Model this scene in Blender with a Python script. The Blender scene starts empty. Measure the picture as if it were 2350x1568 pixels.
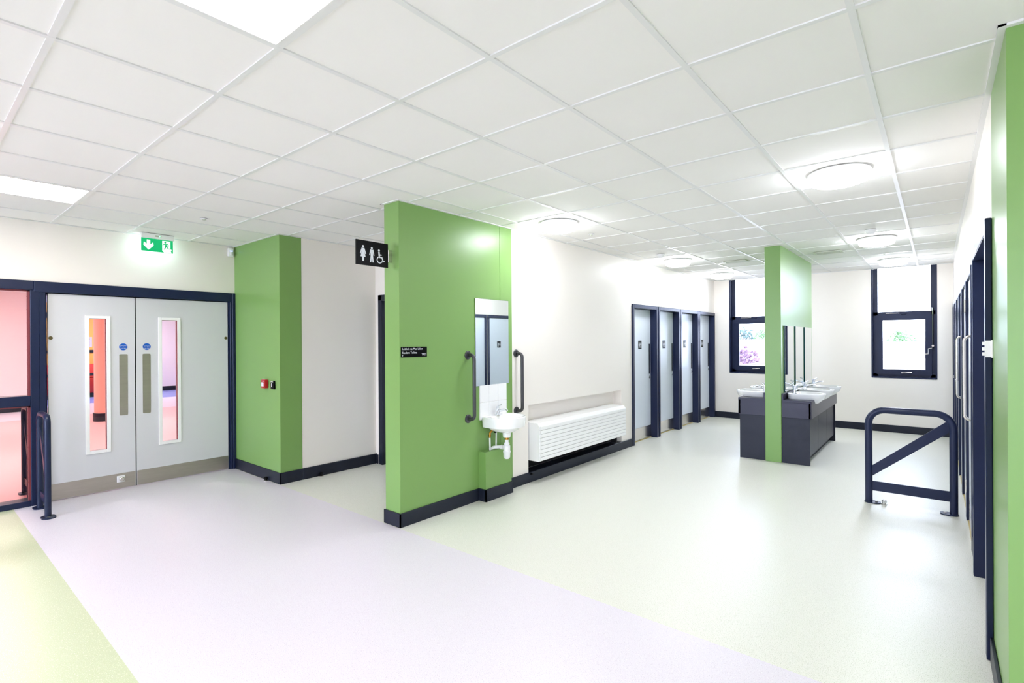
import bpy, bmesh, math, random
from mathutils import Vector, Matrix
random.seed(7)
SC = bpy.context.scene
COL = SC.collection
PI = math.pi

# ------------------------------------------------------------------ camera
CAM_Z = 1.56
F_PX, YAW, PITCH, ROLL = 1175.7, .6921, -.0013, -.0059
cd = bpy.data.cameras.new('camera'); cam = bpy.data.objects.new('camera', cd); COL.objects.link(cam)
fw = Vector((-math.sin(YAW)*math.cos(PITCH), math.cos(YAW)*math.cos(PITCH), math.sin(PITCH)))
rt = Vector((math.cos(YAW), math.sin(YAW), 0)); up = rt.cross(fw)
r2 = rt*math.cos(ROLL) + up*math.sin(ROLL); u2 = -rt*math.sin(ROLL) + up*math.cos(ROLL)
M = Matrix((r2, u2, -fw)).transposed().to_4x4(); M.translation = (0, 0, CAM_Z)
cam.matrix_world = M
cd.sensor_fit = 'HORIZONTAL'; cd.sensor_width = 36.0; cd.lens = 36.0*F_PX/2350
cd.clip_start = .02; cd.clip_end = 500
SC.camera = cam

# ------------------------------------------------------------------ sky and exposure
SKY_STRENGTH = 9.0
w = bpy.data.worlds.new('overcast_sky'); SC.world = w; w.use_nodes = True
bg = w.node_tree.nodes['Background']
bg.inputs['Color'].default_value = (.68, .77, 1.0, 1); bg.inputs['Strength'].default_value = SKY_STRENGTH
SC.view_settings.view_transform = 'Standard'; SC.view_settings.look = 'None'
SC.view_settings.gamma = 1.0; SC.view_settings.use_curve_mapping = False
SC.view_settings.exposure = 0.53
SC.cycles.use_adaptive_sampling = True; SC.cycles.adaptive_threshold = .05; SC.cycles.adaptive_min_samples = 16
SC.cycles.diffuse_bounces = 6; SC.cycles.max_bounces = 8; SC.cycles.glossy_bounces = 4; SC.cycles.transparent_max_bounces = 8
SC.cycles.caustics_reflective = False; SC.cycles.caustics_refractive = False
PANEL_STRENGTH = 18.0      # square ceiling panels
ROUND_STRENGTH = 33.0      # round ceiling lights
BEYOND_STRENGTH = 52.0     # ceiling panels of the hall behind the doors

# ------------------------------------------------------------------ materials
def lin(c):
    c = c/255.0
    return c/12.92 if c <= .04045 else ((c+.055)/1.055)**2.4
def rgb(r, g, b): return (lin(r), lin(g), lin(b), 1)
def mat(name, col, rough=.5, metal=0., spec=.5, speck=None, bump=0., bscale=300., coat=0., vary=0., vscale=3., stretch=None):
    """speck: list of (colour, density, scale); vary: gentle tint variation"""
    m = bpy.data.materials.new(name); m.use_nodes = True
    nt = m.node_tree; N = nt.nodes; L = nt.links
    b = N['Principled BSDF']
    b.inputs['Base Color'].default_value = col
    b.inputs['Roughness'].default_value = rough; b.inputs['Metallic'].default_value = metal
    b.inputs['Specular IOR Level'].default_value = spec; b.inputs['Coat Weight'].default_value = coat
    tc = N.new('ShaderNodeTexCoord'); src = tc.outputs['Object']
    if stretch:
        mp = N.new('ShaderNodeMapping'); mp.inputs['Scale'].default_value = stretch
        L.new(src, mp.inputs['Vector']); src = mp.outputs['Vector']
    cur = None
    if vary:
        n = N.new('ShaderNodeTexNoise'); n.inputs['Scale'].default_value = vscale; n.inputs['Detail'].default_value = 1
        L.new(src, n.inputs['Vector'])
        mx = N.new('ShaderNodeMix'); mx.data_type = 'RGBA'
        mx.inputs['A'].default_value = tuple(c*(1-vary) for c in col[:3])+(1,)
        mx.inputs['B'].default_value = tuple(min(1, c*(1+vary)) for c in col[:3])+(1,)
        L.new(n.outputs['Fac'], mx.inputs['Factor']); cur = mx.outputs['Result']
    for sc_, dens, scale in (speck or []):
        n = N.new('ShaderNodeTexNoise'); n.inputs['Scale'].default_value = scale; n.inputs['Detail'].default_value = 1
        L.new(src, n.inputs['Vector'])
        rp = N.new('ShaderNodeValToRGB')
        rp.color_ramp.elements[0].position = dens; rp.color_ramp.elements[0].color = (0, 0, 0, 1)
        rp.color_ramp.elements[1].position = min(1, dens+.05); rp.color_ramp.elements[1].color = (1, 1, 1, 1)
        L.new(n.outputs['Fac'], rp.inputs['Fac'])
        mx = N.new('ShaderNodeMix'); mx.data_type = 'RGBA'
        if cur: L.new(cur, mx.inputs['A'])
        else: mx.inputs['A'].default_value = col
        mx.inputs['B'].default_value = sc_
        L.new(rp.outputs['Color'], mx.inputs['Factor']); cur = mx.outputs['Result']
    if cur: L.new(cur, b.inputs['Base Color'])
    if bump:
        n = N.new('ShaderNodeTexNoise'); n.inputs['Scale'].default_value = bscale; n.inputs['Detail'].default_value = 2
        L.new(src, n.inputs['Vector'])
        bp = N.new('ShaderNodeBump'); bp.inputs['Strength'].default_value = bump; bp.inputs['Distance'].default_value = .002
        L.new(n.outputs['Fac'], bp.inputs['Height']); L.new(bp.outputs['Normal'], b.inputs['Normal'])
    return m
def emit(name, col, strength, base=(.8, .8, .8, 1)):
    m = bpy.data.materials.new(name); m.use_nodes = True; nt = m.node_tree
    b = nt.nodes['Principled BSDF']; b.inputs['Base Color'].default_value = base
    b.inputs['Emission Color'].default_value = col; b.inputs['Emission Strength'].default_value = strength
    if strength < 10: m.cycles.emission_sampling = 'NONE'
    return m
def glass(name, tint=(1, 1, 1, 1)):
    m = bpy.data.materials.new(name); m.use_nodes = True; nt = m.node_tree; N = nt.nodes; L = nt.links
    N.remove(N['Principled BSDF'])
    t = N.new('ShaderNodeBsdfTransparent'); t.inputs['Color'].default_value = tint
    g = N.new('ShaderNodeBsdfGlossy'); g.inputs['Roughness'].default_value = .02
    fr = N.new('ShaderNodeFresnel'); fr.inputs['IOR'].default_value = 1.3
    mx = N.new('ShaderNodeMixShader'); L.new(fr.outputs[0], mx.inputs[0]); L.new(t.outputs[0], mx.inputs[1]); L.new(g.outputs[0], mx.inputs[2])
    L.new(mx.outputs[0], N['Material Output'].inputs['Surface'])
    return m

m_cream = mat('cream_wall_paint', rgb(242, 236, 229), .42, vary=.006, vscale=1.5)
m_green = mat('green_wall_paint', rgb(124, 163, 90), .34, vary=.008, vscale=1.5)
m_tile = mat('ceiling_tile_board', rgb(240, 238, 235), .9, vary=.012, vscale=2.2)
m_grid = mat('ceiling_grid_white', rgb(228, 228, 227), .32)
m_navy = mat('slate_blue_gloss_paint', rgb(25, 35, 66), .32, spec=.35, vary=.03, vscale=4)
m_skirt = mat('slate_blue_skirting', rgb(24, 30, 46), .42, spec=.35)
m_black = mat('black_plastic', rgb(7, 7, 9), .3, spec=.12)
m_door = mat('pale_grey_laminate', rgb(214, 214, 218), .38, vary=.01)
m_stall = mat('pale_blue_grey_laminate', rgb(222, 229, 240), .3, vary=.01)
m_steel = mat('brushed_steel', rgb(188, 180, 172), .38, metal=1., vary=.08, vscale=6, stretch=(1, 1, 8))
m_chrome = mat('chrome', rgb(225, 228, 232), .07, metal=1.)
m_satin = mat('satin_steel', rgb(215, 210, 205), .22, metal=1.)
m_white = mat('white_enamel', rgb(246, 246, 246), .28)
m_ceramic = mat('white_glazed_ceramic', rgb(248, 248, 248), .06, coat=.4)
m_plastic = mat('white_plastic', rgb(240, 240, 242), .35)
m_fl_beige = mat('pale_green_vinyl', rgb(229, 229, 219), .36, speck=[(rgb(184, 188, 166), .60, 260), (rgb(120, 122, 110), .74, 330), (rgb(248, 248, 240), .66, 210)])
m_fl_lilac = mat('pale_lilac_vinyl', rgb(227, 221, 230), .36, speck=[(rgb(200, 190, 202), .62, 250), (rgb(110, 104, 112), .745, 300), (rgb(250, 246, 250), .66, 210)])
m_fl_green = mat('lime_green_vinyl', rgb(200, 209, 174), .36, speck=[(rgb(190, 202, 146), .60, 250), (rgb(246, 250, 226), .64, 200)])
m_fl_pink = mat('salmon_pink_vinyl', rgb(250, 184, 182), .4, speck=[(rgb(255, 214, 206), .62, 220)])
m_fl_blue = mat('lavender_blue_vinyl', rgb(134, 146, 214), .4, speck=[(rgb(160, 170, 230), .62, 220)])
m_mirror = mat('mirror_silver', rgb(236, 241, 243), .015, metal=1.)
m_mirror_edge = mat('mirror_glass_edge', rgb(18, 62, 72), .15)
m_bar = mat('dark_grey_nylon', rgb(62, 62, 66), .3)
m_vanity = mat('slate_laminate', rgb(34, 37, 52), .42, spec=.35, vary=.04, vscale=8)
m_worktop = mat('slate_purple_worktop', rgb(44, 43, 64), .32, spec=.4)
m_glass = glass('clear_glass'); m_glass_pink = glass('clear_fire_glass', (.98, .96, .96, 1))
m_panel_light = emit('panel_diffuser_glow', (1, .93, .89, 1), PANEL_STRENGTH)
m_round_light = emit('round_diffuser_glow', (.90, .93, 1, 1), ROUND_STRENGTH)
m_beyond_light = emit('hall_diffuser_glow', (1, .96, .95, 1), BEYOND_STRENGTH)
m_exit_green = emit('exit_sign_green', (.0, .60, .20, 1), .42, (.0, .25, .08, 1))
m_exit_white = emit('exit_sign_white', (.95, 1, .98, 1), .75, (.5, .5, .5, 1))
m_exit_back = emit('exit_sign_lamp', (.80, .88, 1, 1), 45.)
m_led_green = emit('led_green', (.05, 1, .2, 1), 3.); m_led_blue = emit('led_blue', (.2, .25, 1, 1), 4.)
m_sign_white = mat('sign_white_print', rgb(222, 226, 232), .4)
m_blue_disc = mat('blue_sign_plastic', rgb(12, 92, 196), .3)
m_red = mat('red_plastic', rgb(176, 24, 32), .3)
m_brass = mat('brass', rgb(190, 140, 60), .25, metal=1.)
m_spot = mat('aged_brass', rgb(120, 108, 80), .35, metal=1.)
m_putty = mat('paint_reveal', rgb(226, 222, 226), .4)
m_vent = mat('vent_beige', rgb(196, 200, 186), .5)
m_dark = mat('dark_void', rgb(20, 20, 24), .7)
m_wood_thr = mat('threshold_brass', rgb(200, 180, 110), .4)
m_bead = mat('red_brown_glazing_bead', rgb(132, 58, 66), .4)

# ------------------------------------------------------------------ mesh builder
class MB:
    def __init__(s): s.v = []; s.f = []
    def add(s, vs, fs):
        o = len(s.v); s.v += [tuple(v) for v in vs]; s.f += [tuple(i+o for i in f) for f in fs]; return s
    def box(s, x0, x1, y0, y1, z0, z1, bev=0., seg=1):
        x0, x1 = min(x0, x1), max(x0, x1); y0, y1 = min(y0, y1), max(y0, y1); z0, z1 = min(z0, z1), max(z0, z1)
        if bev <= 0:
            vs = [(x, y, z) for z in (z0, z1) for y in (y0, y1) for x in (x0, x1)]
            return s.add(vs, [(0, 2, 3, 1), (4, 5, 7, 6), (0, 1, 5, 4), (2, 6, 7, 3), (0, 4, 6, 2), (1, 3, 7, 5)])
        bm = bmesh.new(); bmesh.ops.create_cube(bm, size=1)
        for v in bm.verts:
            v.co = Vector(((x0+x1)/2+v.co.x*(x1-x0), (y0+y1)/2+v.co.y*(y1-y0), (z0+z1)/2+v.co.z*(z1-z0)))
        bmesh.ops.bevel(bm, geom=bm.edges[:], offset=bev, segments=seg, profile=.5, affect='EDGES')
        bm.verts.ensure_lookup_table(); bm.verts.index_update()
        s.add([v.co[:] for v in bm.verts], [tuple(v.index for v in f.verts) for f in bm.faces]); bm.free(); return s
    def rings(s, rings, cap0=True, cap1=True, closed=False):
        n = len(rings[0]); vs = [p for r in rings for p in r]; fs = []
        R = len(rings)
        for i in range(R if closed else R-1):
            a, b = i*n, ((i+1) % R)*n
            for j in range(n):
                k = (j+1) % n; fs.append((a+j, a+k, b+k, b+j))
        if not closed:
            if cap0: fs.append(tuple(range(n-1, -1, -1)))
            if cap1: fs.append(tuple((R-1)*n+j for j in range(n)))
        return s.add(vs, fs)
    def tube(s, path, r, seg=12, closed=False):
        P = [Vector(p) for p in path]; n = len(P); rad = r if isinstance(r, (list, tuple)) else [r]*n
        rs = []; prev = None
        for i, p in enumerate(P):
            if closed: d = (P[(i+1) % n]-P[i-1]).normalized()
            else: d = ((P[min(i+1, n-1)]-p).normalized()+(p-P[max(i-1, 0)]).normalized()).normalized()
            if prev is None:
                a = Vector((0, 0, 1)) if abs(d.z) < .9 else Vector((1, 0, 0)); u = d.cross(a).normalized()
            else:
                u = (prev-d*prev.dot(d)).normalized()
            prev = u; v = d.cross(u)
            rs.append([p+(u*math.cos(t)+v*math.sin(t))*rad[i] for t in [2*PI*k/seg for k in range(seg)]])
        return s.rings(rs, closed=closed)
    def cyl(s, p0, p1, r, seg=20, r1=None): return s.tube([p0, p1], [r, r if r1 is None else r1], seg)
    def lathe(s, prof, c=(0, 0, 0), seg=24):
        rs = [[(c[0]+r*math.cos(2*PI*k/seg), c[1]+r*math.sin(2*PI*k/seg), c[2]+z) for k in range(seg)] for r, z in prof]
        return s.rings(rs)
    def plate(s, pts, o, u, v, n, t):
        """2D outline pts extruded t along n, sitting on the plane through o"""
        o, u, v, n = Vector(o), Vector(u), Vector(v), Vector(n)
        if u.cross(v).dot(n) < 0: pts = pts[::-1]
        a = [o+u*x+v*y for x, y in pts]; b = [p+n*t for p in a]; k = len(a)
        return s.add(a+b, [tuple(range(k-1, -1, -1)), tuple(range(k, 2*k))]+[(i, (i+1) % k, k+(i+1) % k, k+i) for i in range(k)])
    def frame(s, x0, x1, z0, z1, wd, y0, y1, wb=None):
        """rectangular ring in the xz plane, bars wd wide, y0..y1 deep"""
        wb = wd if wb is None else wb
        s.box(x0, x0+wd, y0, y1, z0, z1); s.box(x1-wd, x1, y0, y1, z0, z1)
        s.box(x0+wd, x1-wd, y0, y1, z1-wd, z1)
        if wb: s.box(x0+wd, x1-wd, y0, y1, z0, z0+wb)
        return s
    def mesh(s, name, m, smooth=None):
        me = bpy.data.meshes.new(name); me.from_pydata(s.v, [], s.f); me.update()
        me.materials.append(m)
        if smooth:
            me.shade_smooth(); me.set_sharp_from_angle(angle=math.radians(smooth))
        return me
def circle(cx, cy, r, n=24): return [(cx+r*math.cos(2*PI*k/n), cy+r*math.sin(2*PI*k/n)) for k in range(n)]
def arc_path(c, r, a0, a1, n, ax, ay):
    c, ax, ay = Vector(c), Vector(ax), Vector(ay)
    return [c+ax*(r*math.cos(a0+(a1-a0)*i/n))+ay*(r*math.sin(a0+(a1-a0)*i/n)) for i in range(n+1)]

# ------------------------------------------------------------------ object helpers
def tag(o, label=None, cat=None, group=None, kind=None):
    for k, v in (('label', label), ('category', cat), ('group', group), ('kind', kind)):
        if v: o[k] = v
    return o
def link(name, me, parent=None):
    o = bpy.data.objects.new(name, me); COL.objects.link(o)
    if parent: o.parent = parent
    return o
def part(name, mb, m, parent=None, smooth=None, label=None):
    o = link(name, mb.mesh(name, m, smooth), parent)
    if label: o['label'] = label
    return o
def empty(name, loc=(0, 0, 0), rz=0.):
    o = bpy.data.objects.new(name, None); COL.objects.link(o); o.location = loc; o.rotation_euler = (0, 0, rz)
    o.empty_display_size = .1
    return o
def thing(name, label, cat, loc=(0, 0, 0), rz=0., group=None): return tag(empty(name, loc, rz), label, cat, group)
def struct(name, mb=None, m=None, smooth=None, loc=(0, 0, 0), rz=0., label=None):
    o = part(name, mb, m, None, smooth) if mb else empty(name, loc, rz)
    return tag(o, label=label, kind='structure')
def copy_tree(o, parent=None):
    c = o.copy(); COL.objects.link(c)
    if parent: c.parent = parent
    for ch in list(o.children): copy_tree(ch, c)
    return c
def text_mesh(name, body, size, m, parent, loc, rot, align='LEFT', ext=.0006):
    cu = bpy.data.curves.new(name, 'FONT'); cu.body = body; cu.size = size; cu.align_x = align; cu.extrude = ext
    tmp = bpy.data.objects.new(name+'_tmp', cu); COL.objects.link(tmp)
    bpy.context.view_layer.update()
    me = bpy.data.meshes.new_from_object(tmp.evaluated_get(bpy.context.evaluated_depsgraph_get()))
    bpy.data.objects.remove(tmp); bpy.data.curves.remove(cu)
    me.name = name; me.materials.clear(); me.materials.append(m)
    o = link(name, me, parent); o.location = loc; o.rotation_euler = rot
    return o

# ------------------------------------------------------------------ plan (metres; camera stands over the origin)
CEIL = 2.74
XD, XS, XR = -6.70, -3.462, .207          # wall with the double door, wall with the basin, wall on the other side
YG, YW = 2.70, 10.60                      # line of the green wall ends, window wall
XP = -5.55                                # face of the cream wall in the side passage
XE, YB, YA = 7.0, -4.0, 3.95              # unseen east wall, unseen back wall, end of the side passage
GX, GY = -1.4316, 1.5928                  # ceiling grid origin
TH = .25

# floors
floor = struct('floor', label='pale speckled vinyl floor laid in green and lilac zones')
part('green_beige_sheet', MB().box(XD-TH, XE+TH, YG-.02, YW+TH, -.1, 0), m_fl_beige, floor)
part('lilac_sheet', MB().box(XD-.12, XE+TH, .71, YG-.02, -.1, 0), m_fl_lilac, floor)
part('lime_sheet', MB().box(XD-.12, XE+TH, -.75, .71, -.1, 0), m_fl_green, floor)
part('lilac_sheet', MB().box(XD-.12, XE+TH, YB-TH, -.75, -.1, 0), m_fl_lilac, floor)

# ceiling: grid bars and single tiles
ceiling = struct('ceiling', label='white suspended ceiling of square tiles in a metal grid')
part('slab', MB().box(XD-TH, XE+TH, YB-TH, YW+TH, 2.9, 3.05), m_tile, ceiling)
zones = [(XD, XE, YB, YG), (XS, XR, YG, YW), (XP, -3.66, YG, YA)]
tile_full = MB().box(0, .6, 0, .6, CEIL+.006, CEIL+.022).mesh('tile', m_tile)
panel_cells = set()
PANELS = []
for a in (-7, -1, 5):
    for j in (-2, -7):
        panel_cells.add((a, j)); PANELS.append((GX+.6*a, GY+.6*j))
rest = MB()
for a in range(-9, 15):
    for j in range(-10, 16):
        if (a, j) in panel_cells: continue
        x0, y0 = GX+.6*a, GY+.6*j; x1, y1 = x0+.6, y0+.6
        pieces = []
        for zx0, zx1, zy0, zy1 in zones:
            c = (max(x0, zx0), min(x1, zx1), max(y0, zy0), min(y1, zy1))
            if c[1]-c[0] > .004 and c[3]-c[2] > .004: pieces.append(c)
        if len(pieces) == 2 and abs(pieces[0][1]-pieces[0][0]-.6) < 1e-6 and abs(pieces[1][1]-pieces[1][0]-.6) < 1e-6:
            pieces = [(x0, x1, y0, y1)]
        for c in pieces:
            whole = abs(c[1]-c[0]-.6) < 1e-6 and abs(c[3]-c[2]-.6) < 1e-6
            seen = c[3] > .25 and c[0]*.77+c[2]*.64 < 1.9 or c[3] > 1.2
            if not seen or c[0] > XR: rest.box(c[0], c[1], c[2], c[3], CEIL+.006, CEIL+.022); continue
            if whole: o = link('tile', tile_full, ceiling); o.location = (x0, y0, 0)
            else: part('tile', MB().box(c[0], c[1], c[2], c[3], CEIL+.006, CEIL+.022), m_tile, ceiling)
o = part('tile_field', rest, m_tile, ceiling); o['kind'] = 'stuff'
def clip_runs(axis, pos):
    out = []
    for zx0, zx1, zy0, zy1 in zones:
        lo, hi, s0, s1 = (zx0, zx1, zy0, zy1) if axis == 'x' else (zy0, zy1, zx0, zx1)
        if lo+.02 < pos < hi-.02: out.append((s0, s1))
    return out
for a in range(-9, 15):
    x = GX+.6*a
    for s0, s1 in clip_runs('x', x):
        part('grid_bar', MB().box(x-.012, x+.012, s0, s1, CEIL, CEIL+.0065).box(x-.002, x+.002, s0, s1, CEIL+.0065, CEIL+.04), m_grid, ceiling)
for j in range(-10, 16):
    y = GY+.6*j
    for s0, s1 in clip_runs('y', y):
        part('grid_bar', MB().box(s0, s1, y-.012, y+.012, CEIL+.0003, CEIL+.0065).box(s0, s1, y-.002, y+.002, CEIL+.0065, CEIL+.04), m_grid, ceiling)
et = MB(); ei = 0
L_ = .024
for x0, x1, y0, y1 in [(XD, XD+L_, YB, YG), (XD, XP, YG-L_, YG), (XP, XP+L_, YG-L_, YA), (-3.66-L_, -3.66, YG-L_, YA), (-3.66-L_, XS+L_, YG-L_, YG),
                       (XS, XS+L_, YG, YW), (XS, XR, YW-L_, YW), (XR-L_, XR, YG-L_, YW), (XR-L_, XE, YG-L_, YG)]:
    et.box(x0, x1, y0, y1, CEIL-.001-ei*.0004, CEIL+.004+ei*.0002); ei += 1
part('edge_angle', et, m_grid, ceiling)

# ------------------------------------------------------------------ walls
TOPZ = 2.9
SCR0 = -2.2                                # the glazed screen starts here, out of view
struct('wall_left', MB().box(XD-.2, XD, SCR0, YG, 2.155, TOPZ).box(XD-.2, XD, YB, SCR0, 0, TOPZ), m_cream)
struct('wall_pier', MB().box(XD-.2, XP, YG, 2.955, 0, TOPZ).box(XP, XP+.006, YG, 2.945, 0, TOPZ), m_green)
wp = struct('wall_passage', MB().box(XD-.2, XP, 2.955, YA+.3, 0, TOPZ), m_cream)
struct('wall_passage_end', MB().box(XP, -5.44, YA, YA+.3, 0, TOPZ).box(-5.44, -4.44, YA, YA+.3, 2.12, TOPZ).box(-4.44, -3.66, YA, YA+.3, 0, TOPZ), m_cream)
# basin wall: green end, then cream with a niche and four door openings
ND0, ND1, NZ0, NZ1, NDEP = 4.446, 6.61, .11, .85, .13
struct('wall_centre_end', MB().box(-3.66, XS, YG, 4.176, 0, TOPZ), m_green)
SD0, SDP, SDH = 6.94, .915, 2.10
WB = -3.95
b = MB()
b.box(WB, XS, 4.176, ND0, 0, TOPZ).box(WB, XS, ND0, ND1, NZ1, TOPZ).box(WB, XS, ND0, ND1, 0, .02).box(WB, XS-NDEP, ND0, ND1, .02, NZ1)
b.box(WB, XS, ND1, SD0, 0, TOPZ).box(WB, XS, SD0, YW, SDH, TOPZ)
for i in range(4): b.box(WB, XS, SD0+SDP*(i+1)-.02, SD0+SDP*(i+1), 0, SDH)
b.box(WB, XS-.2, SD0, YW, 0, SDH)
struct('wall_centre', b, m_cream)
# window wall
WIN = [(-3.158, -2.32), (-.842, -.004)]
WZ0 = .914
b = MB(); xs = [XS-.4, WIN[0][0], WIN[0][1], WIN[1][0], WIN[1][1], XR+.4]
for i in range(5):
    if i in (1, 3): b.box(xs[i], xs[i+1], YW, YW+.3, -.1, WZ0)
    else: b.box(xs[i], xs[i+1], YW, YW+.3, -.1, TOPZ)
struct('wall_far', b, m_cream)
# other side wall: green stub, wide doorway, six narrow doors
GE = 3.39
struct('wall_right_end', MB().box(XR, XR+.25, YG, GE, 0, TOPZ).box(XR+.25, XE, YG, YG+.25, 0, TOPZ), m_green)
RD0, RDP = 5.00, .93
b = MB().box(XR, XR+.25, GE, 4.56, 2.12, TOPZ).box(XR, XR+.25, 4.56, RD0, 0, TOPZ).box(XR, XR+.25, RD0, YW, SDH, TOPZ)
b.box(XR+.19, XR+.25, GE, YW, 0, TOPZ)
for i in range(1, 6): b.box(XR, XR+.19, RD0+RDP*i-.02, RD0+RDP*i, 0, SDH)
b.box(XR, XR+.19, RD0+RDP*6, YW, 0, SDH)
struct('wall_right', b, m_cream)
def glazed_wall(name, wname, a0, a1, horizontal, c, n):  # unseen glazing, added behind the camera to brighten the room with sky light
    b = MB(); d0, d1 = (c, c+n*.2)
    def bx(mb, u0, u1, z0, z1, e0, e1): return mb.box(u0, u1, e0, e1, z0, z1) if horizontal else mb.box(e0, e1, u0, u1, z0, z1)
    bx(b, a0, a1, 0, .3, d0, d1); bx(b, a0, a1, 2.6, TOPZ, d0, d1); bx(b, a0, a0+.3, .3, 2.6, d0, d1); bx(b, a1-.3, a1, .3, 2.6, d0, d1)
    struct(name, b, m_cream)
    o = struct(wname, label='added wide slate framed window wall, unseen, bringing daylight in from behind the viewpoint'); k = 3; f = MB()
    bx(f, a0+.3, a1-.3, .3, .36, c+n*.05, c+n*.12); bx(f, a0+.3, a1-.3, 2.54, 2.6, c+n*.05, c+n*.12)
    wd = (a1-a0-.6)/k
    for i in range(k+1): bx(f, a0+.3+wd*i-.03, a0+.3+wd*i+.03, .36, 2.54, c+n*.05, c+n*.12)
    part('frame', f, m_navy, o)
    for i in range(k):
        part('pane', bx(MB(), a0+.33+wd*i, a0+.27+wd*(i+1), .36, 2.54, c+n*.08, c+n*.086), m_glass, o)
glazed_wall('wall_back', 'fill_window_4', XD-.2, -2.3, True, YB, -1)
struct('wall_back_plain', MB().box(-2.3, .4, YB-.2, YB, 0, TOPZ), m_cream)
glazed_wall('wall_back_end', 'fill_window_5', .4, 4.4, True, YB, -1)  # second added glazing, lifts the light on the right-hand ceiling
struct('wall_back_corner', MB().box(4.4, XE+.2, YB-.2, YB, 0, TOPZ), m_cream)
struct('wall_east', MB().box(XE, XE+.2, YB-.2, YG+.25, 0, TOPZ), m_cream)
struct('wall_partition', MB().box(-1.70, -1.513, 7.14, 9.22, 0, TOPZ-.15, .004), m_green)
# pipe boxing under the wall basin
BXF = XS+.092
struct('trim_1', MB().box(XS, BXF, 3.655, 4.045, .0, .478), m_green, label='green boxed-in pipe casing under the wall basin')
struct('trim_2', MB().box(XS-.001, XS+.004, 3.985, 4.006, .13, CEIL-.002, .002), m_green, label='thin vertical cover strip on the green wall')

# baseboards
def skirt(name, segs, h=.115, t=.014):
    b = MB()
    for x0, x1, y0, y1 in segs: b.box(x0, x1, y0, y1, 0, h, .003)
    return struct(name, b, m_skirt)
t = .014
skirt('baseboard_pier', [(XD, XP+.006+t, YG-t, YG), (XP+.006, XP+.006+t, YG-t, 2.95), (XP, XP+.02, 2.95, YA)], .125)
skirt('baseboard_passage', [(XP, -5.50, YA-t, YA), (-3.66-t, -3.66, YG-t, YA)])
skirt('baseboard_centre_end', [(-3.66-t, XS+t, YG-t, YG), (XS, XS+t, YG-t, 3.655-t), (XS, BXF+t, 3.655-t, 3.655), (BXF, BXF+t, 3.655-t, 4.045+t), (XS, BXF+t, 4.045, 4.045+t)], .118)
skirt('baseboard_centre', [(XS, XS+t, 4.06, SD0-.005), (XS-NDEP-.01, XS+.005, ND0+.001, ND1-.001)], .112)  # second piece is a niche-deep dark ledge standing in for shade below the radiator
skirt('baseboard_far', [(XS, XR, YW-t, YW)], .12)
skirt('baseboard_right', [(XR-t, XR, YG-t, GE-.02), (XR-t, XE, YG-t, YG), (XR-t, XR, 4.60, RD0)], .115)
skirt('baseboard_back', [(XD, XE, YB, YB+t), (XE-t, XE, YB, YG)], .115)

# ------------------------------------------------------------------ windows
def window(name, x0, x1, label):
    o = struct(name, loc=((x0+x1)/2, YW, 0), label=label); hw = (x1-x0)/2
    # liner: dark lining of the reveal
    b = MB(); d0, d1 = -.006, .20
    b.box(-hw-.012, -hw+.008, d0, d1, WZ0-.012, CEIL); b.box(hw-.008, hw+.012, d0, d1, WZ0-.012, CEIL); b.box(-hw, hw, d0, d1, WZ0-.014, WZ0+.010)
    part('reveal_lining', b, m_navy, o)
    fz0 = WZ0+.010; fx = hw-.008; tz = 1.95
    b = MB(); b.box(-fx, -fx+.06, .12, .19, fz0, 2.88); b.box(fx-.06, fx, .12, .19, fz0, 2.88)
    b.box(-fx, fx, .12, .19, fz0, fz0+.05); b.box(-fx, fx, .12, .19, tz, tz+.06); b.box(-fx+.06, fx-.06, .13, .18, 2.84, 2.88)
    # inner rebate step
    part('frame', b, m_navy, o)
    sx = fx-.045
    b = MB().frame(-sx, sx, fz0+.035, tz+.005, .078, .095, .155)
    b.frame(-sx+.074, sx-.074, fz0+.11, tz-.07, .012, .105, .14)
    s = part('sash', b, m_navy, o)
    part('pane', MB().box(-sx+.07, sx-.07, .13, .136, fz0+.1, tz-.06), m_glass, s)
    h = MB().box(-.035, .035, .085, .096, fz0+.055, fz0+.075, .003).tube([(0, .09, fz0+.065), (0, .06, fz0+.066), (.02, .055, fz0+.068), (.11, .055, fz0+.075)], .008, 8)
    part('handle', h, m_satin, s, 40)
    part('catch', MB().box(-.04, .04, .10, .122, tz+.012, tz+.035, .004), m_navy, o)
    part('stay', MB().box(-.24, -.05, .105, .121, tz+.030, tz+.042, .002), m_satin, o)
    part('pane', MB().box(-fx+.055, fx-.055, .15, .156, tz+.055, 2.85), m_glass, o)
    # winding gear rod beside the frame
    g = MB().cyl((fx-.035, .10, tz+.1), (fx-.035, .10, 1.40), .006, 8).cyl((fx-.035, .075, 1.44), (fx-.035, .12, 1.44), .016, 10)
    g.tube([(fx-.035, .09, 1.43), (fx-.05, .05, 1.40), (fx-.09, .045, 1.395), (fx-.092, .045, 1.31), (fx-.13, .045, 1.305)], .008, 8).cyl((fx-.035, .10, 1.95), (fx-.035, .10, 2.06), .012, 8)
    part('winder', g, m_satin, o, 40)
    return o
window('window_1', WIN[0][0], WIN[0][1], 'tall slate-blue window partly hidden behind the green partition')
window('window_2', WIN[1][0], WIN[1][1], 'tall slate-blue window near the barrier hoop, with a winding handle')

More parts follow.
